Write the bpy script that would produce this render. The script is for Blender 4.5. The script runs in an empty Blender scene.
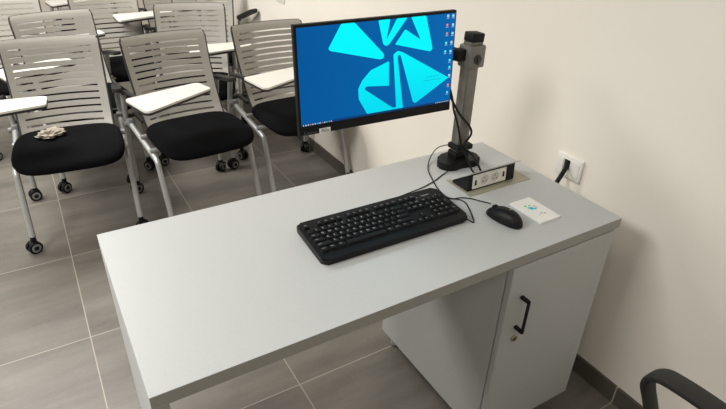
import bpy, bmesh, math, random
from mathutils import Vector, Matrix
from mathutils.geometry import tessellate_polygon
random.seed(7)
scn = bpy.context.scene
COL = scn.collection
R = math.radians

# ------------------------------------------------------------------ materials
def s2l(c):
    return tuple(((v/255)/12.92 if v/255 <= .04045 else ((v/255+.055)/1.055)**2.4) for v in c)
def mat(name, rgb, rough=.5, metal=0.0, noise=0.0, nscale=40, bump=0.0, spec=.5, emit=None, estr=1.0, stretch=(1, 1, 1)):
    m = bpy.data.materials.new(name); m.use_nodes = True
    nt = m.node_tree; b = nt.nodes['Principled BSDF']
    c = s2l(rgb)
    b.inputs['Base Color'].default_value = (*c, 1)
    b.inputs['Roughness'].default_value = rough
    b.inputs['Metallic'].default_value = metal
    b.inputs['Specular IOR Level'].default_value = spec
    if emit:
        b.inputs['Emission Color'].default_value = (*s2l(emit), 1)
        b.inputs['Emission Strength'].default_value = estr
    if noise or bump:
        tc = nt.nodes.new('ShaderNodeTexCoord'); mp = nt.nodes.new('ShaderNodeMapping')
        mp.inputs['Scale'].default_value = stretch
        nz = nt.nodes.new('ShaderNodeTexNoise'); nz.inputs['Scale'].default_value = nscale; nz.inputs['Detail'].default_value = 4
        nt.links.new(tc.outputs['Object'], mp.inputs[0]); nt.links.new(mp.outputs[0], nz.inputs['Vector'])
        if noise:
            cr = nt.nodes.new('ShaderNodeValToRGB')
            cr.color_ramp.elements[0].position = .3; cr.color_ramp.elements[1].position = .7
            cr.color_ramp.elements[0].color = (*[v*(1-noise) for v in c], 1)
            cr.color_ramp.elements[1].color = (*[min(1, v*(1+noise)) for v in c], 1)
            nt.links.new(nz.outputs['Fac'], cr.inputs[0]); nt.links.new(cr.outputs[0], b.inputs['Base Color'])
        if bump:
            bp = nt.nodes.new('ShaderNodeBump'); bp.inputs['Strength'].default_value = bump; bp.inputs['Distance'].default_value = .002
            nt.links.new(nz.outputs['Fac'], bp.inputs['Height']); nt.links.new(bp.outputs[0], b.inputs['Normal'])
    return m

OX, OY, T = -.094, 1.1165, .6
def tile_mat(name, lo, hi, grout, rough=.42, vert=False):
    m = bpy.data.materials.new(name); m.use_nodes = True
    nt = m.node_tree; N = nt.nodes.new; L = nt.links.new; b = nt.nodes['Principled BSDF']
    tc = N('ShaderNodeTexCoord'); sep = N('ShaderNodeSeparateXYZ'); L(tc.outputs['Object'], sep.inputs[0])
    def ma(op, a, b_=None, c=None):
        n = N('ShaderNodeMath'); n.operation = op
        for i, v in enumerate((a, b_, c)):
            if v is None: continue
            if isinstance(v, (int, float)): n.inputs[i].default_value = v
            else: L(v, n.inputs[i])
        return n.outputs[0]
    def cell(o, off):
        u = ma('DIVIDE', ma('SUBTRACT', o, off), T)
        fl = ma('FLOOR', u); fr = ma('SUBTRACT', u, fl)
        d = ma('MINIMUM', fr, ma('SUBTRACT', 1.0, fr))
        return fl, ma('LESS_THAN', d, .0035)
    fx, gx = cell(sep.outputs[0], OX); fy, gy = cell(sep.outputs[1], OY)
    g = gy if vert else ma('MAXIMUM', gx, gy)
    cb = N('ShaderNodeCombineXYZ')
    L(ma('MULTIPLY', fx, 7.13), cb.inputs[0]); L(ma('MULTIPLY', fy, 3.71), cb.inputs[1])
    va = N('ShaderNodeVectorMath'); va.operation = 'ADD'; L(tc.outputs['Object'], va.inputs[0]); L(cb.outputs[0], va.inputs[1])
    mp = N('ShaderNodeMapping'); mp.inputs['Scale'].default_value = (1.1, 4.5, 1); L(va.outputs[0], mp.inputs[0])
    n1 = N('ShaderNodeTexNoise'); n1.inputs['Scale'].default_value = 1.6; n1.inputs['Detail'].default_value = 7; n1.inputs['Roughness'].default_value = .62
    L(mp.outputs[0], n1.inputs['Vector'])
    n2 = N('ShaderNodeTexNoise'); n2.inputs['Scale'].default_value = 60; n2.inputs['Detail'].default_value = 3; L(mp.outputs[0], n2.inputs['Vector'])
    f = ma('ADD', ma('MULTIPLY', n1.outputs['Fac'], .82), ma('MULTIPLY', n2.outputs['Fac'], .18))
    cr = N('ShaderNodeValToRGB'); cr.color_ramp.elements[0].position = .33; cr.color_ramp.elements[1].position = .68
    cr.color_ramp.elements[0].color = (*s2l(lo), 1); cr.color_ramp.elements[1].color = (*s2l(hi), 1); L(f, cr.inputs[0])
    mx = N('ShaderNodeMix'); mx.data_type = 'RGBA'; L(g, mx.inputs['Factor']); L(cr.outputs[0], mx.inputs['A']); mx.inputs['B'].default_value = (*s2l(grout), 1)
    L(mx.outputs['Result'], b.inputs['Base Color']); b.inputs['Roughness'].default_value = rough
    return m

M = dict(
    wallo=mat('low bounce wall paint', (150, 148, 143), .9, noise=.01),  # unseen walls, grey darkened to cut bounced light
    wall=mat('wall paint', (239, 232, 220), .85, noise=.02, nscale=3, bump=.15, spec=.2),
    ceil=mat('low bounce ceiling paint', (165, 164, 160), .9, noise=.01),  # unseen ceiling, toned down to lower the bounce
    floor=tile_mat('floor tile', (92, 88, 81), (127, 122, 113), (160, 153, 139)),
    base=tile_mat('shaded baseboard tile', (78, 74, 66), (96, 91, 82), (190, 182, 166), vert=True),  # same tile as the floor, shadow put into a darker colour
    top=mat('desk laminate', (188, 190, 189), .42, noise=.03, nscale=350, bump=.05, spec=.5),
    edge=mat('desk front edge', (160, 158, 151), .5, noise=.02, nscale=200),  # front-facing sides, slightly darker than the top
    cab=mat('cabinet laminate', (184, 185, 182), .5, noise=.03, nscale=300),
    black=mat('black plastic', (15, 15, 16), .5, noise=.1, nscale=80, spec=.28),
    blackm=mat('matte black plastic', (15, 15, 16), .6, noise=.1, nscale=80, spec=.3),
    key=mat('key plastic', (17, 18, 19), .5, noise=.1, nscale=90, spec=.28),
    legend=mat('key legend white', (190, 192, 192), .6, noise=.02),
    seat=mat('black seat fabric', (13, 13, 15), .95, noise=.3, nscale=260, bump=.5, spec=.1),
    back=mat('beige grey back plastic', (157, 153, 144), .5, noise=.03, nscale=20),
    rim=mat('dark back rim', (42, 41, 39), .5, noise=.05),
    tube=mat('silver painted steel', (184, 184, 182), .38, metal=.4, noise=.04),
    armbl=mat('armrest plastic', (27, 26, 25), .55, noise=.1),
    tabw=mat('white tablet laminate', (225, 223, 214), .35, noise=.01),
    hub=mat('grey caster hub', (130, 130, 128), .5, noise=.03),
    pole=mat('dark grey pole metal', (124, 121, 114), .42, metal=.35, noise=.05, nscale=60),
    poled=mat('charcoal clamp metal', (60, 59, 56), .45, metal=.3, noise=.05),
    white=mat('white socket plastic', (236, 233, 224), .35, noise=.01),
    recess=mat('shaded socket recess', (206, 203, 195), .4, noise=.01),  # white plastic toned down, recess shade painted into the colour
    plate=mat('champagne metal plate', (172, 168, 148), .4, metal=.35, noise=.03),
    lid=mat('grey lid metal', (190, 190, 184), .4, metal=.2, noise=.02),
    card=mat('white card', (240, 239, 233), .5, noise=.01),
    cyan=mat('cyan print', (20, 205, 225), .5, noise=.02), green=mat('green print', (120, 205, 120), .5, noise=.02),
    grey=mat('grey print', (165, 168, 168), .5, noise=.02),
    dim=mat('dim grey print', (92, 93, 94), .5, noise=.02),
    metal=mat('brushed lock metal', (165, 155, 135), .35, metal=.8, noise=.05),
    tissue=mat('crumpled tissue paper', (182, 173, 157), .9, noise=.12, nscale=35, bump=.4),
    lamp=mat('ceiling lamp diffuser', (255, 250, 240), .5, noise=.01, emit=(255, 250, 240), estr=1.5),
    sblue=None)

def emis(name, rgb, k=1.0, rgb2=None):
    m = bpy.data.materials.new(name); m.use_nodes = True; nt = m.node_tree; b = nt.nodes['Principled BSDF']
    b.inputs['Base Color'].default_value = (0, 0, 0, 1); b.inputs['Roughness'].default_value = .6; b.inputs['Specular IOR Level'].default_value = .1
    b.inputs['Emission Color'].default_value = (*s2l(rgb), 1); b.inputs['Emission Strength'].default_value = k
    tc = nt.nodes.new('ShaderNodeTexCoord'); se = nt.nodes.new('ShaderNodeSeparateXYZ'); nt.links.new(tc.outputs['Object'], se.inputs[0])
    mr = nt.nodes.new('ShaderNodeMapRange'); r2 = rgb2 or rgb
    if name.endswith('vertical'):
        nt.links.new(se.outputs[2], mr.inputs['Value']); mr.inputs['From Min'].default_value = .06; mr.inputs['From Max'].default_value = -.11
    else:
        nt.links.new(se.outputs[0], mr.inputs['Value']); mr.inputs['From Min'].default_value = -.24; mr.inputs['From Max'].default_value = .24
    mx = nt.nodes.new('ShaderNodeMix'); mx.data_type = 'RGBA'; nt.links.new(mr.outputs[0], mx.inputs['Factor'])
    mx.inputs['A'].default_value = (*s2l(rgb), 1); mx.inputs['B'].default_value = (*s2l(r2), 1)
    nt.links.new(mx.outputs['Result'], b.inputs['Emission Color'])
    return m
M['sblue'] = emis('screen blue', (0, 84, 150), 1.0, (0, 98, 168))
M['scyan'] = emis('screen cyan vertical', (0, 242, 248), 1.0, (0, 214, 236))
M['sbar'] = emis('screen taskbar', (16, 60, 110), .9)
M['swhite'] = emis('screen white', (200, 220, 230), .9)
M['sorange'] = emis('screen orange', (215, 120, 90), .9)
M['stxt'] = emis('screen dark text', (0, 90, 125), .9)

# ------------------------------------------------------------------ mesh helpers
def bx(bm, c, s, rot=None, bev=0, mi=0, segs=2):
    r = bmesh.ops.create_cube(bm, size=1)
    vs = r['verts']
    mx = Matrix.Translation(c) @ ((rot.to_4x4()) if rot else Matrix()) @ Matrix.Diagonal((*s, 1))
    bmesh.ops.transform(bm, matrix=mx, verts=vs)
    fs = {f for v in vs for f in v.link_faces}
    if bev:
        es = {e for v in vs for e in v.link_edges}
        rr = bmesh.ops.bevel(bm, geom=list(es), offset=bev, segments=segs, affect='EDGES', profile=.5)
        fs = {f for f in fs if f.is_valid} | set(rr['faces'])
        for v in rr['verts']: fs |= set(v.link_faces)
    for f in fs:
        if f.is_valid: f.material_index = mi
def tube(bm, pts, r, n=12, caps=True, mi=0, flat=1.0, smooth=True):
    pts = [Vector(p) for p in pts]
    rings = []; up = None
    for i, p in enumerate(pts):
        t = (pts[min(i+1, len(pts)-1)] - pts[max(i-1, 0)]).normalized()
        if up is None:
            up = Vector((1, 0, 0)) if abs(t.x) < .9 else Vector((0, 0, 1))
        a = (up - t*up.dot(t)).normalized(); b = t.cross(a); up = a
        rr = r[i] if isinstance(r, (list, tuple)) else r
        rings.append([bm.verts.new(p + a*math.cos(2*math.pi*k/n)*rr + b*math.sin(2*math.pi*k/n)*rr*flat) for k in range(n)])
    for i in range(len(rings)-1):
        for k in range(n):
            f = bm.faces.new((rings[i][k], rings[i][(k+1) % n], rings[i+1][(k+1) % n], rings[i+1][k])); f.material_index = mi; f.smooth = smooth
    if caps:
        bm.faces.new(rings[0][::-1]).material_index = mi; bm.faces.new(rings[-1]).material_index = mi
def cyl(bm, a, b, r, n=24, mi=0): tube(bm, [a, b], r, n, mi=mi)
def prism(bm, poly, z0, z1, mi=0, bev=0):
    lo = [bm.verts.new((x, y, z0)) for x, y in poly]; hi = [bm.verts.new((x, y, z1)) for x, y in poly]
    n = len(poly); fs = [bm.faces.new(hi), bm.faces.new(lo[::-1])]
    for i in range(n): fs.append(bm.faces.new((lo[i], lo[(i+1) % n], hi[(i+1) % n], hi[i])))
    for f in fs: f.material_index = mi
    if bev:
        es = [e for f in fs[:2] for e in f.edges]
        bmesh.ops.bevel(bm, geom=es, offset=bev, segments=2, affect='EDGES')
    return fs
def spline(pts, k=8):
    pts = [Vector(p) for p in pts]; out = []
    P = [pts[0]*2-pts[1]] + pts + [pts[-1]*2-pts[-2]]
    for i in range(1, len(P)-2):
        a, b, c, d = P[i-1], P[i], P[i+1], P[i+2]
        for j in range(k):
            t = j/k
            out.append(.5*((2*b)+(c-a)*t+(2*a-5*b+4*c-d)*t*t+(3*b-a-3*c+d)*t**3))
    out.append(pts[-1]); return out
def round_poly(poly, r, n=5):
    out = []; m = len(poly)
    for i in range(m):
        p = Vector(poly[i]).to_2d(); a = Vector(poly[i-1]).to_2d()-p; b = Vector(poly[(i+1) % m]).to_2d()-p
        k = r[i] if isinstance(r, (list, tuple)) else r
        k = min(k, a.length*.45, b.length*.45)
        s = p + a.normalized()*k; e = p + b.normalized()*k
        for j in range(n+1):
            t = j/n; out.append(tuple((1-t)**2*s + 2*t*(1-t)*p + t*t*e))
    return out
def mk(name, bm, mats, parent=None, smooth=False, loc=None, rot=None, angle=None):
    bmesh.ops.recalc_face_normals(bm, faces=bm.faces)
    me = bpy.data.meshes.new(name); bm.to_mesh(me); bm.free()
    for m in (mats if isinstance(mats, (list, tuple)) else [mats]): me.materials.append(M[m])
    if smooth:
        for p in me.polygons: p.use_smooth = True
        me.set_sharp_from_angle(angle=R(angle or 40))
    o = bpy.data.objects.new(name, me); COL.objects.link(o)
    if parent: o.parent = parent
    if loc: o.location = loc
    if rot: o.rotation_euler = rot
    return o
def thing(name, label, cat, loc=(0, 0, 0), rz=0, group=None):
    o = bpy.data.objects.new(name, None); COL.objects.link(o); o.location = loc; o.rotation_euler = (0, 0, rz); o.empty_display_size = .05
    return tag(o, label, cat, group)
def tag(o, label, cat, group=None):
    o['label'] = label; o['category'] = cat
    if group: o['group'] = group
    return o
def struct(name, bm, m):
    o = mk(name, bm, m); o['kind'] = 'structure'; return o
def text_into(bm, s, size, mx, mi, extrude=.0001):
    c = bpy.data.curves.new('t', 'FONT'); c.body = s; c.size = size; c.align_x = 'CENTER'; c.align_y = 'CENTER'; c.resolution_u = 2; c.extrude = extrude
    o = bpy.data.objects.new('t', c); COL.objects.link(o)
    me = bpy.data.meshes.new_from_object(o)
    me.transform(mx)
    n0 = len(bm.faces); bm.from_mesh(me); bm.faces.ensure_lookup_table()
    for i in range(n0, len(bm.faces)): bm.faces[i].material_index = mi
    bpy.data.objects.remove(o); bpy.data.curves.remove(c); bpy.data.meshes.remove(me)

# ------------------------------------------------------------------ room
XW = 1.425; H = .75; L_, D_ = 1.2753, .5864
X0, Y0, Y1, ZC = -4.0, -3.2, 6.4, 2.8
def slab(name, lo, hi, m):
    bm = bmesh.new(); bx(bm, [(a+b)/2 for a, b in zip(lo, hi)], [b-a for a, b in zip(lo, hi)]); return struct(name, bm, m)
slab('floor', (X0-.1, Y0-.1, -.1), (XW+.1, Y1+.1, 0), 'floor')
slab('wall_right', (XW, Y0-.1, 0), (XW+.12, Y1+.1, ZC), 'wall')
slab('wall_back', (X0-.1, Y1, 0), (XW, Y1+.1, ZC), 'wall')
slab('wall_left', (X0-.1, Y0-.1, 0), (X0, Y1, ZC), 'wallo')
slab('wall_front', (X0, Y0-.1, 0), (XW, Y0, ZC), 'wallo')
slab('ceiling', (X0-.1, Y0-.1, ZC), (XW+.12, Y1+.1, ZC+.1), 'ceil')
slab('baseboard_right', (XW-.009, Y0, 0), (XW, Y1, .0737), 'base')

# ------------------------------------------------------------------ desk
desk = thing('desk', 'light grey laminate office desk with monitor and keyboard on top', 'desk', (0, 0, 0))
bm = bmesh.new(); bx(bm, (L_/2, D_/2, H-.0155), (L_, D_, .031), bev=.0012)
for f in bm.faces:
    f.material_index = 1 if f.normal.y < -.9 else 0
mk('tabletop', bm, ['top', 'edge'], desk)
bm = bmesh.new(); bx(bm, (.0155, D_/2, (H-.031)/2), (.031, D_, H-.031), bev=.001)
for f in bm.faces: f.material_index = 1 if f.normal.y < -.9 else 0
mk('side_panel', bm, ['top', 'edge'], desk)

cx0, cx1 = .874, 1.262
cab = thing('storage_cabinet', 'grey laminate pedestal cabinet with black pull under right end of desk', 'cabinet', ((cx0+cx1)/2, .28, 0))
def C_(o): o.location = (-(cx0+cx1)/2, -.28, 0); return o
bm = bmesh.new(); bx(bm, ((cx0+cx1)/2, .29, .387), (cx1-cx0, .535, .652), bev=.001); C_(mk('carcass', bm, 'cab', cab))
bm = bmesh.new(); bx(bm, ((cx0+cx1)/2+.001, .0105, .387), (cx1-cx0-.002, .018, .650), bev=.0012); door = C_(mk('door', bm, 'cab', cab))
bm = bmesh.new()
hx, z0, z1 = .925, .503, .607
bx(bm, (hx, -.026, (z0+z1)/2), (.008, .007, z1-z0+.008), bev=.002)
for z in (z0, z1): bx(bm, (hx, -.0125, z), (.010, .028, .010), bev=.002)
mk('handle', bm, 'blackm', door)
bm = bmesh.new(); cyl(bm, (.929, .002, .459), (.929, -.004, .459), .0095); bx(bm, (.929, -.0045, .459), (.0018, .0015, .008), mi=1)
mk('lock', bm, ['metal', 'blackm'], door)
for x, y in ((cx0+.04, .05), (cx1-.04, .05), (cx0+.04, .52), (cx1-.04, .52)):
    bm = bmesh.new(); cyl(bm, (x, y, 0), (x, y, .012), .02); cyl(bm, (x, y, .012), (x, y, .062), .011)
    C_(mk('foot', bm, 'hub', cab))

# ------------------------------------------------------------------ training chairs
def slot_back_bm():
    bm = bmesh.new()
    nu = 12
    hw = .210; u0, u1 = .07, .91
    us = [0, .025] + [u0+(u1-u0)*i/nu for i in range(nu+1)] + [.975, 1]
    # rows: heights (0 bottom..1 top), alternating solid / slot
    rows = [0, .05]; slots = set(); k = 0
    z = .09; pitch = .0722; sl = .0185
    for i in range(12):
        rows += [z, z+sl]; slots.add(len(rows)-2); z += pitch
    rows += [.955, .98, 1.0]
    g = []
    def P(u, v):
        X = (u*2-1)
        z = .445+.410*v
        w = hw*(1 - .05*(1-v)) 
        if v > .97: w -= .006
        y = .300 + .18*v + .022*math.sin(math.pi*v) - .030*X*X
        if v < .12: y -= .02*(1-v/.12)
        if v > .95: y += .010*(v-.95)/.05
        return (X*w, y, z)
    for v in rows: g.append([bm.verts.new(P(u, v)) for u in us])
    for j in range(len(rows)-1):
        for i in range(len(us)-1):
            if j in slots and 2 <= i < 2+nu: continue
            bm.faces.new((g[j][i], g[j][i+1], g[j+1][i+1], g[j+1][i]))
    bmesh.ops.recalc_face_normals(bm, faces=bm.faces)
    bmesh.ops.solidify(bm, geom=bm.faces[:], thickness=.007)
    rim = bmesh.new()
    for s in (-1, 1):
        tube(rim, [Vector(P((s+1)/2, v/20*.985))+Vector((s*.0025, .006, 0)) for v in range(21)], .0055, 6, flat=1.2)
    tube(rim, [Vector(P(i/14, 1.0))+Vector((0, .009, -.004)) for i in range(15)], .005, 6)
    return bm, rim
def seat_bm():
    bm = bmesh.new(); n = 40
    def ring(s, z, dz=0):
        out = []
        for k in range(n):
            a = 2*math.pi*k/n; c, s_ = math.cos(a), math.sin(a); e = .46
            x = math.copysign(abs(c)**e, c)*.232*s; y = math.copysign(abs(s_)**e, s_)*.21*s
            if s_ > 0: x *= (1-.05*s_)
            zz = z + dz*(1-(x/.232)**2) - (.022*max(0, -y/.21-.55)/.45)
            out.append(bm.verts.new((x, .10+y, zz)))
        return out
    prof = [(.80, .424), (.93, .426), (.985, .434), (1.0, .446), (.995, .458), (.96, .468), (.88, .473), (.6, .471), (.3, .469)]
    rs = [ring(s, z) for s, z in prof]
    for a, b in zip(rs, rs[1:]):
        for k in range(n): bm.faces.new((a[k], a[(k+1) % n], b[(k+1) % n], b[k]))
    bm.faces.new(rs[0][::-1]); bm.faces.new(rs[-1]); return bm
def caster_bm(x, y, ang=50):
    bm = bmesh.new()
    for s in (-1, 1):
        cyl(bm, (s*.006, -.006, .030), (s*.020, -.006, .030), .030, 20, mi=0)
        cyl(bm, (s*.018, -.006, .030), (s*.0225, -.006, .030), .0205, 18, mi=1)
        cyl(bm, (s*.020, -.006, .030), (s*.0240, -.006, .030), .011, 10, mi=0)
    bx(bm, (0, -.004, .048), (.030, .036, .022), bev=.006, mi=0)
    bm.transform(Matrix.Translation((x, y, 0)) @ Matrix.Rotation(R(ang), 4, 'Z'))
    cyl(bm, (x, y, .045), (x, y-.002, .085), .0125, 12, mi=0)
    return bm
TAB = round_poly([(-.040, .09), (-.010, -.10), (.010, -.114), (.342, .045), (.322, .150), (.30, .158)], [.02, .012, .012, .012, .012, .012], 4)[::-1]
proto = None
def build_chair():
    t = thing('training_chair', '', 'chair')
    mk('seat', seat_bm(), 'seat', t, smooth=True, angle=60)
    b, rim = slot_back_bm()
    bk = mk('backrest', b, 'back', t, smooth=True, angle=35)
    mk('rim', rim, 'rim', bk, smooth=True)
    for s in (-1, 1):
        x = s*.24
        bm = bmesh.new()
        tube(bm, spline([(x*1.0, .415, .435), (x*.99, .30, .412), (x*.98, .10, .377)], 4)[:-1] + spline([(x*.98, .10, .377), (x*.98, .062, .365), (x*.98, .048, .33)], 5)[:-1] + [Vector((x*.98, .048, .33)), Vector((x*.98, -.03, .075))], .0135, 12)
        lg = mk('front_leg', bm, 'tube', t, smooth=True, angle=60)
        mk('caster', caster_bm(x*.98, -.03, -60 if s < 0 else 35), ['blackm', 'hub'], lg, smooth=True)
        bm = bmesh.new()
        tube(bm, spline([(x*1.03, .505, .075), (x*1.03, .505, .25), (x*1.03, .475, .45), (x*1.03, .435, .598)], 5), .0135, 12)
        lg = mk('rear_leg', bm, 'tube', t, smooth=True, angle=60)
        mk('caster', caster_bm(x*1.03, .51, -50 if s > 0 else -75), ['blackm', 'hub'], lg, smooth=True)
        bm = bmesh.new()
        bx(bm, (x*1.0, .445, .435), (.032, .085, .045), Matrix.Rotation(R(-10), 3, 'X'), bev=.008)
        cyl(bm, (x*1.0, .43, .435), (x*1.0+s*.03, .43, .435), .014, 16)
        mk('hinge', bm, 'hub', t, smooth=True)
        bm = bmesh.new()
        if s < 0:
            tube(bm, spline([(x*1.03, .438, .592), (x*1.03, .40, .612), (x*1.04, .25, .640), (x*1.04, .12, .655)], 5), .0105, 10)
            mk('tablet_arm', bm, 'armbl', t, smooth=True, angle=60); continue
        x *= 1.03; poly = round_poly([(x-.022, -.24), (x+.022, -.24), (x+.019, .01), (x-.019, .01)], .018, 4)
        prism(bm, poly, -.009, .009, bev=.004); bm.transform(Matrix.Translation((0, .445, .602)) @ Matrix.Rotation(R(-10.5), 4, 'X'))
        mk('armrest', bm, 'armbl', t, smooth=True)
    bm = bmesh.new()
    for y in (.02, .25): cyl(bm, (-.245, y+.1 if y < .1 else y, .40 if y < .1 else .425), (.245, y+.1 if y < .1 else y, .40 if y < .1 else .425), .011, 10)
    bx(bm, (0, .09, .418), (.36, .30, .012), bev=.003)
    mk('seat_frame', bm, 'tube', t, smooth=True)
    bm = bmesh.new()
    cyl(bm, (-.245, .475, .46), (.245, .475, .46), .010, 10)
    for s in (-1, 1): bx(bm, (s*.2, .40, .47), (.02, .15, .018), bev=.004)
    mk('back_frame', bm, 'armbl', t, smooth=True)
    # tablet pivot at (-.262, .0)
    bm = bmesh.new(); prism(bm, TAB, .671, .680, mi=0)
    tb = mk('writing_tablet', bm, 'tabw', t, loc=(-.262, 0, 0))
    bm = bmesh.new(); big = [(x*1.0, y*1.0) for x, y in TAB]; prism(bm, big, .660, .671)
    mk('tablet_edging', bm, 'rim', tb)
    bm = bmesh.new()
    cyl(bm, (.014, .12, .635), (.014, .12, .663), .016, 14); bx(bm, (.014, .16, .642), (.03, .14, .012), Matrix.Rotation(R(-10), 3, 'X'), bev=.004)
    mk('bracket', bm, 'armbl', tb, smooth=True)
    return t
def dup(root):
    r = root.copy(); COL.objects.link(r)
    for ch in root.children:
        c = ch.copy(); COL.objects.link(c); c.parent = r
        for g in ch.children:
            d = g.copy(); COL.objects.link(d); d.parent = c
    return r
chairs = [
 # x, y, yaw, tablet rot, tablet offset, label
 (.010, 1.84, -5.5, -12, (-.125, .05), 'slotted grey training chair, leftmost of front row, crumpled tissue on its black seat'),
 (.600, 1.725, 5.5, -1, (-.02, .005), 'middle slotted grey training chair of the front row, white writing tablet over black seat'),
 (1.15, 1.755, 3, -3, (.0, .035), 'slotted grey training chair by the wall, partly behind the monitor'),
 (.185, 2.46, 9, 0, (-.10, 0), 'slotted grey training chair directly behind the chair holding the tissue'),
 (.750, 2.45, -17, 0, (.275, .035), 'slotted grey training chair turned slightly left, behind the middle front row chair'),
 (-.125, 3.04, 0, 0, (-.15, 0), 'slotted grey training chair in the top left corner of the photo'),
 (.465, 3.02, 0, 0, (-.15, .02), 'slotted grey training chair at top, third row, with shaded back right of the corner chair'),
 (.950, 2.99, -22, 14, (-.25, .12), 'third row training chair nearest the wall, bare black armrest showing above the front row'),
 (1.04, 3.70, 0, 0, (.15, 0), 'farthest right training chair, only a shaded sliver of back visible at top'),
 (.45, 4.24, 0, 0, (0, 0), 'farthest training chair, only its white writing tablet visible at the top edge'),
]
proto = build_chair(); chair_objs = []
for i, c in enumerate(chairs):
    chair_objs.append(proto if i == 0 else dup(proto))
for o, (x, y, a, tr, to, lab) in zip(chair_objs, chairs):
    o.location = (x, y, 0); o.rotation_euler = (0, 0, R(a)); o['label'] = lab; o['category'] = 'chair'; o['group'] = 'training chairs in rows'
    if x == .950: o.scale = (1, 1, 1.07)
    for ch in o.children:
        if x == .950 and ch.name.startswith('armrest'):
            p_ = Vector((.247, .445, .602))
            ch.matrix_local = Matrix.Translation(p_+Vector((0, 0, .012))) @ Matrix.Rotation(R(32), 4, 'Z') @ Matrix.Rotation(R(-6), 4, 'X') @ Matrix.Diagonal((1.25, 1, 1.3, 1)) @ Matrix.Translation(-p_)
        if ch.name.startswith('writing_tablet'):
            ch.rotation_euler = (0, 0, R(tr)); ch.location = (-.262+to[0], to[1], 0)

# crumpled tissue
bm = bmesh.new(); bmesh.ops.create_icosphere(bm, subdivisions=4, radius=1)
from mathutils import noise as mn
for v in bm.verts:
    p = v.co.copy()
    d = mn.noise(p*2.0+Vector((3, 1, 2)))*.45 + abs(mn.noise(p*4.5))*.35 + mn.cell(p*3.3)*.08
    k = 1+d
    v.co = Vector((p.x*.052*k, p.y*.040*k, max(-.001, (p.z*.6+.5)*.026*k)))
    if p.x > .2: v.co.y += .012
t_ = mk('crumpled_tissue', bm, 'tissue', loc=(-.045, 2.03, .4705), rot=(0, 0, R(-6)))
tag(t_, 'crumpled beige tissue lying on black seat of front left chair', 'tissue')

# ------------------------------------------------------------------ monitor
mon = thing('monitor', 'black thin bezel computer monitor with blue and cyan desktop', 'monitor', (.777, .506, 1.088), 0)
mon.rotation_euler = (R(-2.583), R(-.725), R(-3.345))
mon.rotation_mode = 'XYZ'
_cz, _sz = R(-3.345), 0
mon.rotation_euler = (Matrix.Rotation(R(-3.345), 3, 'Z') @ Matrix.Rotation(R(-2.583), 3, 'X') @ Matrix.Rotation(R(-.725), 3, 'Y')).to_euler()
W_, Hh = .490, .291
bm = bmesh.new(); bx(bm, (0, .010, 0), (W_, .018, Hh), bev=.0025)
bx(bm, (0, .026, -.02), (.30, .020, .18), bev=.008)
mk('housing', bm, 'black', mon)
bm = bmesh.new(); bx(bm, (0, .0005, 0), (.0001, .0001, .0001))
bm.clear()
sx0, sx1, sz0, sz1 = -.2385, .2405, -.1177, .1385
def sq(bm, pts, y, mi=0):
    f = bm.faces.new([bm.verts.new((x, y, z)) for x, z in pts]); f.material_index = mi
    return f
sq(bm, [(sx0, sz0), (sx1, sz0), (sx1, sz1), (sx0, sz1)], -.0004)
screen = mk('screen', bm, 'sblue', mon)
P1 = [(-0.1157, 0.1385), (-0.0774, 0.1385), (0.0112, 0.0487), (0.0098, 0.0381), (-0.001, 0.0353), (-0.1486, 0.0737), (-0.154, 0.0793)]
P2 = [(-0.0079, 0.1385), (0.0284, 0.1385), (0.0182, 0.0865), (0.0487, 0.1385), (0.082, 0.1385), (0.0262, 0.0731), (0.017, 0.0689), (0.0076, 0.0757)]
P3 = [(0.093, 0.1385), (0.1417, 0.1385), (0.1686, 0.0463), (0.1606, 0.0399), (0.0444, 0.0707), (0.0756, 0.1085), (0.1267, 0.0763)]
P4 = [(0.0402, 0.0442), (0.0532, 0.0529), (0.068, 0.0486), (0.2302, -0.0433), (0.1179, -0.1046), (0.1094, -0.0988), (0.0636, 0.039), (0.0571, 0.0424), (0.0541, 0.0359), (0.0766, -0.1122), (0.0538, -0.1122)]
P5 = [(0.0267, 0.0281), (0.0283, -0.0408), (-0.0439, -0.0335), (-0.0492, -0.0407), (0.0403, -0.1057), (0.0487, -0.1079), (0.0535, -0.1038), (0.0766, -0.1122), (-0.0407, -0.1122), (-0.0669, -0.0663), (-0.0685, -0.0371), (-0.0562, -0.0153), (-0.0298, 0.0096)]
bm = bmesh.new()
for i, P in enumerate((P1, P2, P3, P4, P5)):
    rp = round_poly(P, .004 if i < 3 else .003, 3)
    vs = [bm.verts.new((x, -.0008-.00005*i, z)) for x, z in rp]
    for tri in tessellate_polygon([[Vector((x, z, 0)) for x, z in rp]]): bm.faces.new([vs[k] for k in tri])
mk('wallpaper_shapes', bm, 'scyan', screen)
bm = bmesh.new()
sq(bm, [(sx0, sz0), (sx1, sz0), (sx1, sz0+.0058), (sx0, sz0+.0058)], -.0012)
rr = random.Random(3)
for k in range(13):
    x = sx0+.004+k*.0068; w = rr.choice((.003, .004, .0035)); sq(bm, [(x, sz0+.0014), (x+w, sz0+.0014), (x+w, sz0+.0046), (x, sz0+.0046)], -.0014, rr.choice((1, 1, 3, 3, 1, 2)))
for k in range(8):
    x = sx1-.005-k*.0062; sq(bm, [(x-.003, sz0+.002), (x, sz0+.002), (x, sz0+.0044), (x-.003, sz0+.0044)], -.0014, 1)
mk('taskbar', bm, ['sbar', 'swhite', 'sorange', 'scyan'], screen)
bm = bmesh.new()
IC = [(0.2142, 0.1301), (0.2317, 0.1296), (0.2134, 0.1057), (0.2328, 0.105), (0.2142, 0.0822), (0.2332, 0.0814), (0.2135, 0.0561), (0.2319, 0.0566), (0.2119, 0.0321), (0.2305, 0.0311), (0.2298, 0.0055), (0.2309, -0.0145), (0.2319, -0.0388), (0.2301, -0.0668), (0.2291, -0.0891)]
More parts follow.
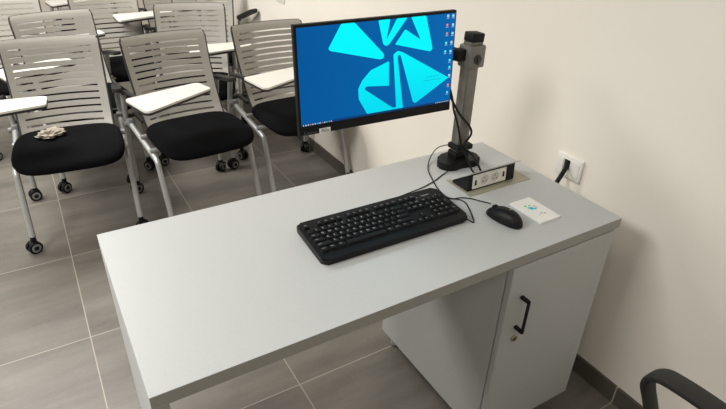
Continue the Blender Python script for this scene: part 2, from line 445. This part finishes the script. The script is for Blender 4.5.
for i, (x, z) in enumerate(IC):
    w = .0034; m1 = 0 if i in (0, 1, 3, 5, 7, 9, 12) else (1 if i in (2, 4, 12, 13) else 2)
    sq(bm, [(x-w, z-.001), (x+w, z-.001), (x+w, z+.0055), (x-w, z+.0055)], -.0014, m1)
    sq(bm, [(x-w*.5, z+.001), (x+w*.3, z+.001), (x+w*.3, z+.004), (x-w*.5, z+.004)], -.0016, 0 if m1 else 2)
    sq(bm, [(x-.0045, z-.0045), (x+.0045, z-.0045), (x+.0045, z-.0033), (x-.0045, z-.0033)], -.0014, 0)
mk('desktop_icons', bm, ['swhite', 'sorange', 'scyan'], screen)
bm = bmesh.new()
for r_, (x, z, n) in enumerate([(.150, -.033, 9), (.142, -.043, 13)]):
    for k in range(n):
        xx = x+k*.0048; w = .0034; zz = z+rr.uniform(-.0006, .0006)
        sq(bm, [(xx, zz), (xx+w, zz), (xx+w, zz+.0011), (xx, zz+.0011)], -.0014)
mk('screen_text', bm, 'stxt', screen)
bm = bmesh.new(); FRX = Matrix.Rotation(R(90), 4, 'X')
text_into(bm, 'Lenovo', .0125, Matrix.Translation((-.2135, -.0002, -.1385)) @ FRX, 0)
mk('brand_lettering', bm, 'dim', mon)
bm = bmesh.new(); bx(bm, (-.1705, .0003, -.1378), (.033, .0014, .0125))
for k in range(3):
    bx(bm, (-.1705+(0 if k else -.003), -.0006, -.1342-k*.0036), (.024 if k else .016, .0004, .0014), mi=1)
mk('sticker', bm, ['card', 'dim'], mon)

# ------------------------------------------------------------------ monitor arm
arm = thing('monitor_stand', 'dark grey upright monitor pole clamped on black base at back of desk', 'monitor stand', (1.09, .50, H))
def A_(o): o.location = (-1.09, -.50, -H); return o
bm = bmesh.new()
prism(bm, round_poly([(1.006, .495), (1.008, .470), (1.03, .444), (1.075, .452), (1.13, .436), (1.156, .462), (1.150, .512), (1.10, .536), (1.03, .530)], .014, 4), H, H+.024, bev=.004)
A_(mk('base', bm, 'black', arm, smooth=True))
bm = bmesh.new(); bx(bm, (1.09, .497, .95), (.046, .036, .354), bev=.006)
bx(bm, (1.09, .478, .94), (.034, .003, .27), bev=.001)
A_(mk('pole', bm, ['pole', 'poled'], arm, smooth=True))
bm = bmesh.new(); bx(bm, (1.09, .497, H+.034), (.058, .044, .024), bev=.006)
A_(mk('pole_socket', bm, 'blackm', arm, smooth=True))
bm = bmesh.new(); bx(bm, (1.092, .495, 1.102), (.062, .052, .066), bev=.005)
cyl(bm, (1.092, .472, 1.096), (1.092, .464, 1.096), .0125, 18, mi=1); bx(bm, (1.092, .463, 1.096), (.007, .004, .030), bev=.001, mi=1)
col_ = A_(mk('clamp_collar', bm, ['pole', 'poled'], arm, smooth=True))
bm = bmesh.new(); bx(bm, (1.094, .497, 1.139), (.046, .036, .010), bev=.002, mi=1)
bx(bm, (1.095, .497, 1.156), (.046, .040, .026), Matrix.Rotation(R(4), 3, 'Y'), bev=.003)
A_(mk('pole_cap', bm, ['blackm', 'pole'], arm, smooth=True))
bm = bmesh.new()
bx(bm, (1.048, .502, 1.108), (.034, .032, .034), bev=.004)
bx(bm, (.94, .560, 1.105), (.22, .018, .034), bev=.004)
bx(bm, (1.042, .53, 1.107), (.024, .06, .034), bev=.004)
bx(bm, (.79, .563, 1.09), (.11, .012, .11), bev=.003)
bx(bm, (.79, .553, 1.08), (.09, .026, .09), bev=.003)
A_(mk('bracket', bm, 'blackm', arm, smooth=True))
bm = bmesh.new(); bx(bm, (1.09, .492, .812), (.064, .052, .018), bev=.004)
A_(mk('cable_clip', bm, 'blackm', arm, smooth=True))

def cable(name, pts, r, label, k=8, m='black'):
    bm = bmesh.new(); tube(bm, spline(pts, k), r, 8)
    return tag(mk(name, bm, m, smooth=True, angle=80), label, 'cable')
cable('display_cable', [(1.0, .555, 1.045), (1.044, .535, 1.011), (1.04, .50, .976), (1.028, .472, .947), (1.044, .464, .90), (1.064, .462, .837), (1.070, .456, .815), (1.076, .435, .79), (1.078, .412, .762), (1.082, .398, .754)], .0034,
      'black video cable hanging from monitor edge along left side of grey pole')
cable('power_cable', [(.995, .56, 1.05), (1.035, .53, 1.01), (1.036, .50, .976), (1.045, .463, .936), (1.088, .462, .892), (1.102, .462, .86), (1.078, .461, .825), (1.092, .436, .803), (1.097, .41, .78), (1.106, .396, .754)], .0036,
      'thicker black power cable crossing the grey pole and curving right')

# ------------------------------------------------------------------ pop-up power box
pb = thing('power_box', 'open pop up desk socket box with two white sockets beside monitor pole', 'power outlet', (1.09, .35, H))
def B_(o): o.location = (-1.09, -.35, -H); return o
bm = bmesh.new(); bx(bm, (1.095, .350, H+.0012), (.245, .113, .0024), bev=.0008); B_(mk('mounting_plate', bm, 'plate', pb))
# body: wedge
bm = bmesh.new()
xl, xr = .982, 1.168
pf = [(.318, .752), (.322, .809), (.385, .762), (.388, .752)]
def wedge(bm, x0, x1, prof, mi=0):
    a = [bm.verts.new((x0, y, z)) for y, z in prof]; b = [bm.verts.new((x1, y, z)) for y, z in prof]; n = len(prof)
    for f in [bm.faces.new(a), bm.faces.new(b[::-1])] + [bm.faces.new((a[i], b[i], b[(i+1) % n], a[(i+1) % n])) for i in range(n)]: f.material_index = mi
wedge(bm, xl, xr, pf)
bx(bm, (xr+.008, .352, .7545), (.020, .030, .005), bev=.001)
B_(mk('housing', bm, 'blackm', pb))
bm = bmesh.new()
wedge(bm, xl-.004, xr+.014, [(.314, .8105), (.314, .8135), (.392, .7625), (.391, .7585)])
B_(mk('lid', bm, 'lid', pb))
tilt = Matrix.Rotation(math.atan2(.004, .057)*-1, 4, 'X')
def on_face(cx, cz):   # local frame on the socket face
    return Matrix.Translation((cx, .318+(cz-.752)*.07-.0002, cz)) @ Matrix.Rotation(-.07, 4, 'X')
bm = bmesh.new(); bx(bm, (0, -.0008, 0), (.132, .0024, .044), bev=.0006); bm.transform(on_face(1.066, .779))
fp = B_(mk('socket_panel', bm, 'white', pb))
for k, cx in enumerate((1.045, 1.086)):
    bm = bmesh.new(); f_ = on_face(cx, .779)
    # rounded ring
    n = 28
    for i in range(n):
        a0, a1 = 2*math.pi*i/n, 2*math.pi*(i+1)/n
        q_ = []
        for (r_, y_) in ((.0185, -.0022), (.0195, -.0042), (.0168, -.0042), (.0160, -.0024)):
            q_.append((r_, y_))
        for (ra, ya), (rb, yb) in zip(q_, q_[1:]):
            bm.faces.new([bm.verts.new((ra*math.cos(a0), ya, ra*math.sin(a0))), bm.verts.new((ra*math.cos(a1), ya, ra*math.sin(a1))), bm.verts.new((rb*math.cos(a1), yb, rb*math.sin(a1))), bm.verts.new((rb*math.cos(a0), yb, rb*math.sin(a0)))])
    bmesh.ops.remove_doubles(bm, verts=bm.verts, dist=1e-5)
    cyl(bm, (0, -.0018, 0), (0, -.0024, 0), .0162, 28, mi=2)
    bx(bm, (-.0058, -.0026, -.004), (.0036, .0008, .0036), mi=1); bx(bm, (.0058, -.0026, -.004), (.0036, .0008, .0036), mi=1); bx(bm, (0, -.0026, .006), (.0032, .0008, .0042), mi=1)
    bm.transform(f_)
    mk('socket', bm, ['white', 'rim', 'recess'], fp)
for cx, cz in ((1.011, .776), (1.121, .780)):
    bm = bmesh.new(); bx(bm, (0, -.0024, 0), (.0075, .0012, .017), bev=.0004); bx(bm, (0, -.0032, .003), (.003, .0008, .008), mi=1); bm.transform(on_face(cx, cz))
    mk('usb_port', bm, ['blackm', 'dim'], fp)

# ------------------------------------------------------------------ keyboard
kb = thing('keyboard', 'black wired full size computer keyboard on grey desk', 'keyboard', (.660, .271, H), R(.6))
kb.rotation_euler = (0, 0, R(-.4))
KW, KD = .440, .162
TL_ = Matrix.Rotation(R(4.2), 4, 'X')
bm = bmesh.new()
# body slab, slightly tilted, rounded corners
prism(bm, round_poly([(-KW/2, -KD/2), (KW/2, -KD/2), (KW/2, KD/2), (-KW/2, KD/2)], [.014]*4, 5), -.012, .006, bev=.004)
bm.transform(Matrix.Translation((0, 0, .0185)) @ TL_)
for v in bm.verts:
    if v.co.z < .004: v.co.z = .0015
mk('case', bm, 'black', kb, smooth=True, angle=50)
u = .0188
rows = []
x0k, ytop = -.2115, .055
def key(cx, cy, w, h, s): rows.append((cx, cy, w, h, s))
def row(xstart, y, items):
    x = xstart
    for it in items:
        if isinstance(it, (int, float)): x += it*u; continue
        s, w = it if isinstance(it, tuple) else (it, 1)
        key(x+w*u/2, y, w*u, u, s); x += w*u
yy = [ytop, ytop-1.35*u, ytop-2.35*u, ytop-3.35*u, ytop-4.35*u, ytop-5.35*u]
row(x0k, yy[0], ['Esc', 1, 'F1', 'F2', 'F3', 'F4', .5, 'F5', 'F6', 'F7', 'F8', .5, 'F9', 'F10', 'F11', 'F12', .25, 'Prt', 'Scr', 'Brk'])
row(x0k, yy[1], ['`', '1', '2', '3', '4', '5', '6', '7', '8', '9', '0', '-', '=', ('<-', 2), .25, 'Ins', 'Hm', 'PgU', .25, 'Nm', '/', '*', '-'])
row(x0k, yy[2], [('Tab', 1.5)]+list('QWERTYUIOP')+['[', ']', ('\\', 1.5), .25, 'Del', 'End', 'PgD', .25, '7', '8', '9'])
row(x0k, yy[3], [('Caps', 1.75)]+list('ASDFGHJKL')+[';', "'", ('Ent', 2.25), 3.5, '4', '5', '6'])
row(x0k, yy[4], [('Shift', 2.25)]+list('ZXCVBNM')+[',', '.', '/', ('Shift', 2.75), 1.25, '^', 1.25, '1', '2', '3'])
row(x0k, yy[5], [('Ctrl', 1.25), ('Win', 1.25), ('Alt', 1.25), ('', 6.25), ('Alt', 1.25), ('Win', 1.25), ('Mn', 1.25), ('Ctrl', 1.25), .25, '<', 'v', '>', .25, ('0', 2), '.'])
key(x0k+21.5*u+.5*u+0*u, (yy[2]+yy[3])/2, u, 2*u, '+'); key(x0k+22*u, (yy[4]+yy[5])/2, u, 2*u, 'Ent')
base_m = Matrix.Translation((0, 0, .0185)) @ TL_
def key_geom(bm, cx, cy, w, h, s):
    g = .0011; zb, zt = .005, .0118
    lo = [(cx-w/2+g, cy-h/2+g), (cx+w/2-g, cy-h/2+g), (cx+w/2-g, cy+h/2-g), (cx-w/2+g, cy+h/2-g)]
    i = .0024
    hi = [(cx-w/2+g+i, cy-h/2+g+i), (cx+w/2-g-i, cy-h/2+g+i), (cx+w/2-g-i, cy+h/2-g-i*.6), (cx-w/2+g+i, cy+h/2-g-i*.6)]
    a = [bm.verts.new((*p, zb)) for p in lo]; b = [bm.verts.new((*p, zt)) for p in hi]
    bm.faces.new(b); [bm.faces.new((a[k], a[(k+1) % 4], b[(k+1) % 4], b[k])) for k in range(4)]
    if s:
        sz = .0078 if len(s) == 1 else (.0052 if len(s) < 4 else .0044)
        text_into(bm, s, sz, Matrix.Translation((cx-(w/2-.0075 if len(s) > 0 else 0)+(.0 if len(s) == 1 else .002), cy+.002, zt+.0002)), 1, 0)
    bm.transform(base_m)
for k_ in rows[:100]:
    bm = bmesh.new(); key_geom(bm, *k_)
    mk('key', bm, ['key', 'legend'], kb)
bm = bmesh.new()
for k_ in rows[100:]:
    b2 = bmesh.new(); key_geom(b2, *k_); me = bpy.data.meshes.new('k'); b2.to_mesh(me); b2.free(); bm.from_mesh(me); bpy.data.meshes.remove(me)
o = mk('key', bm, ['key', 'legend'], kb); o['kind'] = 'stuff'
bm = bmesh.new(); text_into(bm, 'logitech', .0085, base_m @ Matrix.Translation((x0k+20.2*u, ytop+.001, .0062)), 0)
mk('brand_lettering', bm, 'legend', kb)
bm = bmesh.new()
for x in (18.6, 21.8): bx(bm, (x0k+x*u-.0, ytop-.010 if x > 20 else ytop-.002, .0062), (.003, .0015, .0006))
bm.transform(base_m); mk('indicator_light', bm, 'legend', kb)

# cables on the desk
zc = H+.0022
cable('keyboard_cable', [(.72, .350, zc+.012), (.773, .385, zc), (.817, .393, zc), (.876, .402, zc), (.934, .419, zc), (.99, .443, zc), (1.03, .455, zc+.004)], .0017,
      'thin black keyboard cable running from keyboard back edge to pole base')
cable('mouse_cable', [(.988, .222, H+.010), (.981, .258, zc), (.965, .283, zc), (.942, .300, zc), (.920, .306, zc), (.909, .326, zc), (.918, .379, zc), (.945, .446, zc), (.966, .490, zc), (.995, .527, zc+.003), (1.025, .552, .766), (1.055, .558, .785), (1.072, .524, .806)], .0017,
      'thin black mouse cable curving from the mouse round behind the pole base')
cable('looped_cable', [(.872, .212, zc+.008), (.884, .180, zc), (.891, .182, zc), (.905, .204, zc), (.923, .239, zc), (.936, .271, zc), (.930, .293, zc+.001), (.900, .3085, zc+.0035), (.872, .33, zc+.001)], .0017,
      'short thin black cable loop beside right end of keyboard')

# ------------------------------------------------------------------ mouse
ms = thing('computer_mouse', 'black oval wired computer mouse beside the white card', 'mouse', (.972, .150, H), R(6))
bm = bmesh.new(); bmesh.ops.create_uvsphere(bm, u_segments=36, v_segments=24, radius=1)
for v in bm.verts:
    x, y, z = v.co
    wv = 1 + .10*math.sin(y*2.2-.6) - .10*max(0, y)
    X = math.copysign(abs(x)**.85, x)*.030*wv
    Y = math.copysign(abs(y)**.9, y)*.058
    Z = .003 + (z*.034*(1-.28*y-.10*y*y) if z > 0 else z*.003)
    v.co = (X, Y, Z)
mk('shell', bm, 'black', ms, smooth=True, angle=80)
bm = bmesh.new(); tube(bm, [(.0, .040+.004*math.sin(a), .0225+.009*math.cos(a)) for a in [0, .01]], .001, 4); bm.clear()
cyl(bm, (-.0035, .034, .0205), (.0035, .034, .0205), .0105, 20)
mk('scroll_wheel', bm, 'blackm', ms, smooth=True)
bm = bmesh.new(); text_into(bm, 'logitech', .0055, Matrix.Translation((.004, -.014, .0404)) @ Matrix.Rotation(R(4), 4, 'X'), 0)
mk('brand_lettering', bm, 'legend', ms)

# ------------------------------------------------------------------ card
cd = thing('card', 'small white card with cyan logo lying beside the mouse', 'card', (1.081, .143, H), 0)
bm = bmesh.new(); bx(bm, (0, 0, .0035), (.078, .120, .007), bev=.0012); mk('slab', bm, 'card', cd)
bm = bmesh.new(); zt = .0071
def blob(cx, cy, w, h, mi): bx(bm, (cx, cy, zt), (w, h, .0004), mi=mi)
blob(-.004, .008, .012, .013, 0); blob(-.010, .013, .006, .008, 0); blob(.004, .003, .007, .008, 0); blob(-.013, .024, .007, .008, 1); blob(.001, .022, .007, .006, 1)
for k in range(4): blob(.012, .016-k*.004, .012-k*.0015, .0014, 2)
blob(.004, -.020, .010, .002, 2); blob(-.002, -.026, .018, .0014, 2); blob(.010, -.028, .007, .005, 2)
mk('printed_logo', bm, ['cyan', 'green', 'grey'], cd)

# ------------------------------------------------------------------ wall socket + plug cord
ws = thing('wall_socket', 'white wall socket plate with black cord on the cream wall', 'socket', (XW, .313, .738))
bm = bmesh.new()
bx(bm, (-.005, 0, 0), (.010, .106, .080), bev=.004)
mk('plate', bm, 'white', ws, smooth=True, angle=50)
bm = bmesh.new()
n0 = round_poly([(-.043, -.026), (.043, -.026), (.043, .026), (-.043, .026)], .006, 4)
tube(bm, [(-.0104, y, z) for y, z in n0+[n0[0]]], .0012, 6); mk('frame', bm, 'white', ws, smooth=True)
bm = bmesh.new(); bx(bm, (-.0105, .006, .008), (.0025, .022, .034), bev=.001); mk('opening', bm, 'blackm', ws)
for y in (-.025, .031):
    bm = bmesh.new(); bx(bm, (-.0108, y, 0), (.003, .022 if y > 0 else .036, .048), bev=.001); mk('blank_insert', bm, 'white', ws)
bm = bmesh.new(); pts = spline([(1.416, .319, .755), (1.406, .314, .748), (1.396, .309, .734), (1.383, .309, .713), (1.368, .308, .692), (1.352, .31, .65), (1.345, .31, .5), (1.345, .312, .25), (1.345, .32, .04), (1.340, .34, .010)], 6)
tube(bm, pts, .0085, 10, flat=.7)
tag(mk('power_cable', bm, 'blackm', smooth=True, angle=80), 'thick black cord coming out of the wall socket behind the desk', 'cable')
# plate higher on wall at top edge of photo
sp = thing('switch_plate', 'white wall plate cut off at top edge above the monitor', 'wall plate', (XW, 2.705, .898))
bm = bmesh.new(); bx(bm, (-.004, 0, 0), (.008, .118, .080), bev=.003); mk('plate', bm, 'white', sp, smooth=True, angle=50)
bm = bmesh.new(); bx(bm, (-.009, 0, .0), (.004, .05, .048), bev=.001); mk('insert', bm, 'white', sp)

# ------------------------------------------------------------------ office chair (only its armrest reaches the picture)
oc = thing('office_chair', 'black office chair at bottom right, only curved armrest visible', 'chair', (.672, -.625, -.0), R(0))
AX = .285
for s in (-1, 1):
    bm = bmesh.new()
    cpts = [(s*AX*.85, .12, .42), (s*AX, .17, .46), (s*AX, .225, .53), (s*AX, .258, .59), (s*AX, .276, .635), (s*AX, .262, .665), (s*AX, .225, .678), (s*AX, .12, .684), (s*AX, -.05, .672), (s*AX, -.14, .62), (s*AX, -.16, .54), (s*AX*.9, -.12, .42)]
    cpts = [(px_, py_, pz_-(.02 if pz_ > .5 else 0)) for px_, py_, pz_ in cpts]
    sp_ = spline(cpts, 7); prev = None
    for i, p in enumerate(sp_):
        t = (sp_[min(i+1, len(sp_)-1)]-sp_[max(i-1, 0)]).normalized(); sx = Vector((1, 0, 0)); n_ = t.cross(sx).normalized()
        frac = i/len(sp_); hw = .027 if .4 < frac < .8 else .020
        if .3 < frac <= .4: hw = .020+.007*(frac-.3)/.1
        ring = []
        for k in range(12):
            a = 2*math.pi*k/12; c, d = math.cos(a), math.sin(a)
            ring.append(bm.verts.new(p+sx*math.copysign(abs(c)**.6, c)*hw+n_*math.copysign(abs(d)**.6, d)*.0085))
        if prev:
            for k in range(12): bm.faces.new((prev[k], prev[(k+1) % 12], ring[(k+1) % 12], ring[k]))
        else: bm.faces.new(ring)
        prev = ring
    bm.faces.new(prev[::-1])
    mk('armrest', bm, 'armbl', oc, smooth=True, angle=50)
bm = bmesh.new(); prism(bm, round_poly([(-.24, -.24), (.24, -.24), (.235, .22), (-.235, .22)], .08, 6), .42, .49, bev=.02); mk('seat', bm, 'seat', oc, smooth=True)
bm = bmesh.new(); prism(bm, round_poly([(-.22, 0), (.22, 0), (.20, .42), (-.20, .42)], .06, 6), -.02, .02, bev=.01)
bm.transform(Matrix.Translation((0, -.27, .52)) @ Matrix.Rotation(R(98), 4, 'X')); mk('backrest', bm, 'seat', oc, smooth=True)
bm = bmesh.new(); bx(bm, (0, -.28, .47), (.07, .02, .20), bev=.004); bx(bm, (0, -.15, .405), (.07, .28, .02), bev=.004); mk('back_support', bm, 'blackm', oc)
bm = bmesh.new(); cyl(bm, (0, 0, .07), (0, 0, .42), .025); mk('gas_column', bm, 'blackm', oc, smooth=True)
for k in range(5):
    a = 2*math.pi*k/5+.3; dx, dy = math.cos(a), math.sin(a)
    bm = bmesh.new(); tube(bm, [(0, 0, .10), (dx*.15, dy*.15, .09), (dx*.26, dy*.26, .075)], [.022, .018, .014], 10); lg = mk('leg', bm, 'blackm', oc, smooth=True)
    bm = bmesh.new(); cyl(bm, (dx*.27-dy*.012, dy*.27+dx*.012, .03), (dx*.27+dy*.012, dy*.27-dx*.012, .03), .03, 20); cyl(bm, (dx*.265, dy*.265, .03), (dx*.265, dy*.265, .08), .008)
    mk('caster', bm, 'blackm', lg, smooth=True)

# ------------------------------------------------------------------ lights
def area(name, loc, size, power, color=(1, .985, .96), tgt=None):
    l = bpy.data.lights.new(name, 'AREA'); l.shape = 'RECTANGLE'; l.size, l.size_y = size; l.energy = power; l.color = color
    o = bpy.data.objects.new(name, l); COL.objects.link(o); o.location = loc
    if tgt: o.rotation_euler = (Vector(tgt)-Vector(loc)).to_track_quat('-Z', 'Y').to_euler()
    return o
LAMPS = [(-.6, 2.9, 82), (-2.4, 2.7, 40), (-1.9, .5, 86), (.2, -1.9, 12), (-2.4, -1.7, 10)]
for x, y, p in LAMPS:
    cl = thing('ceiling_light', 'square white ceiling light panel', 'ceiling light', (x, y, ZC), 0, 'ceiling light panels')
    bm = bmesh.new(); bx(bm, (0, 0, -.006), (1.24, 1.24, .012), bev=.002); mk('frame', bm, 'white', cl)
    bm = bmesh.new(); bx(bm, (0, 0, -.013), (1.2, 1.2, .003)); mk('diffuser', bm, 'lamp', cl)
    area('panel_lamp', (x, y, ZC-.03), (1.2, 1.2), p)
w = bpy.data.worlds.new('World'); scn.world = w; w.use_nodes = True
w.node_tree.nodes['Background'].inputs[0].default_value = (.9, .95, 1, 1); w.node_tree.nodes['Background'].inputs[1].default_value = .3

# ------------------------------------------------------------------ camera
f, cx, cy, cz, yaw, pit, rol = 550.2101, -.0349, -.7422, 1.5344, .5535, .5279, .0346
d = Vector((math.sin(yaw)*math.cos(pit), math.cos(yaw)*math.cos(pit), -math.sin(pit)))
rt = Vector((math.cos(yaw), -math.sin(yaw), 0)); up = rt.cross(d)
r2 = math.cos(rol)*rt+math.sin(rol)*up; u2 = -math.sin(rol)*rt+math.cos(rol)*up
cam = bpy.data.cameras.new('camera'); co = bpy.data.objects.new('camera', cam); COL.objects.link(co)
mw = Matrix((( r2.x, u2.x, -d.x, cx), (r2.y, u2.y, -d.y, cy), (r2.z, u2.z, -d.z, cz), (0, 0, 0, 1)))
co.matrix_world = mw
cam.sensor_width = 36; cam.lens = f*36/726; cam.clip_start = .02
scn.camera = co
scn.view_settings.view_transform = 'Standard'; scn.view_settings.look = 'None'; scn.view_settings.exposure = .08
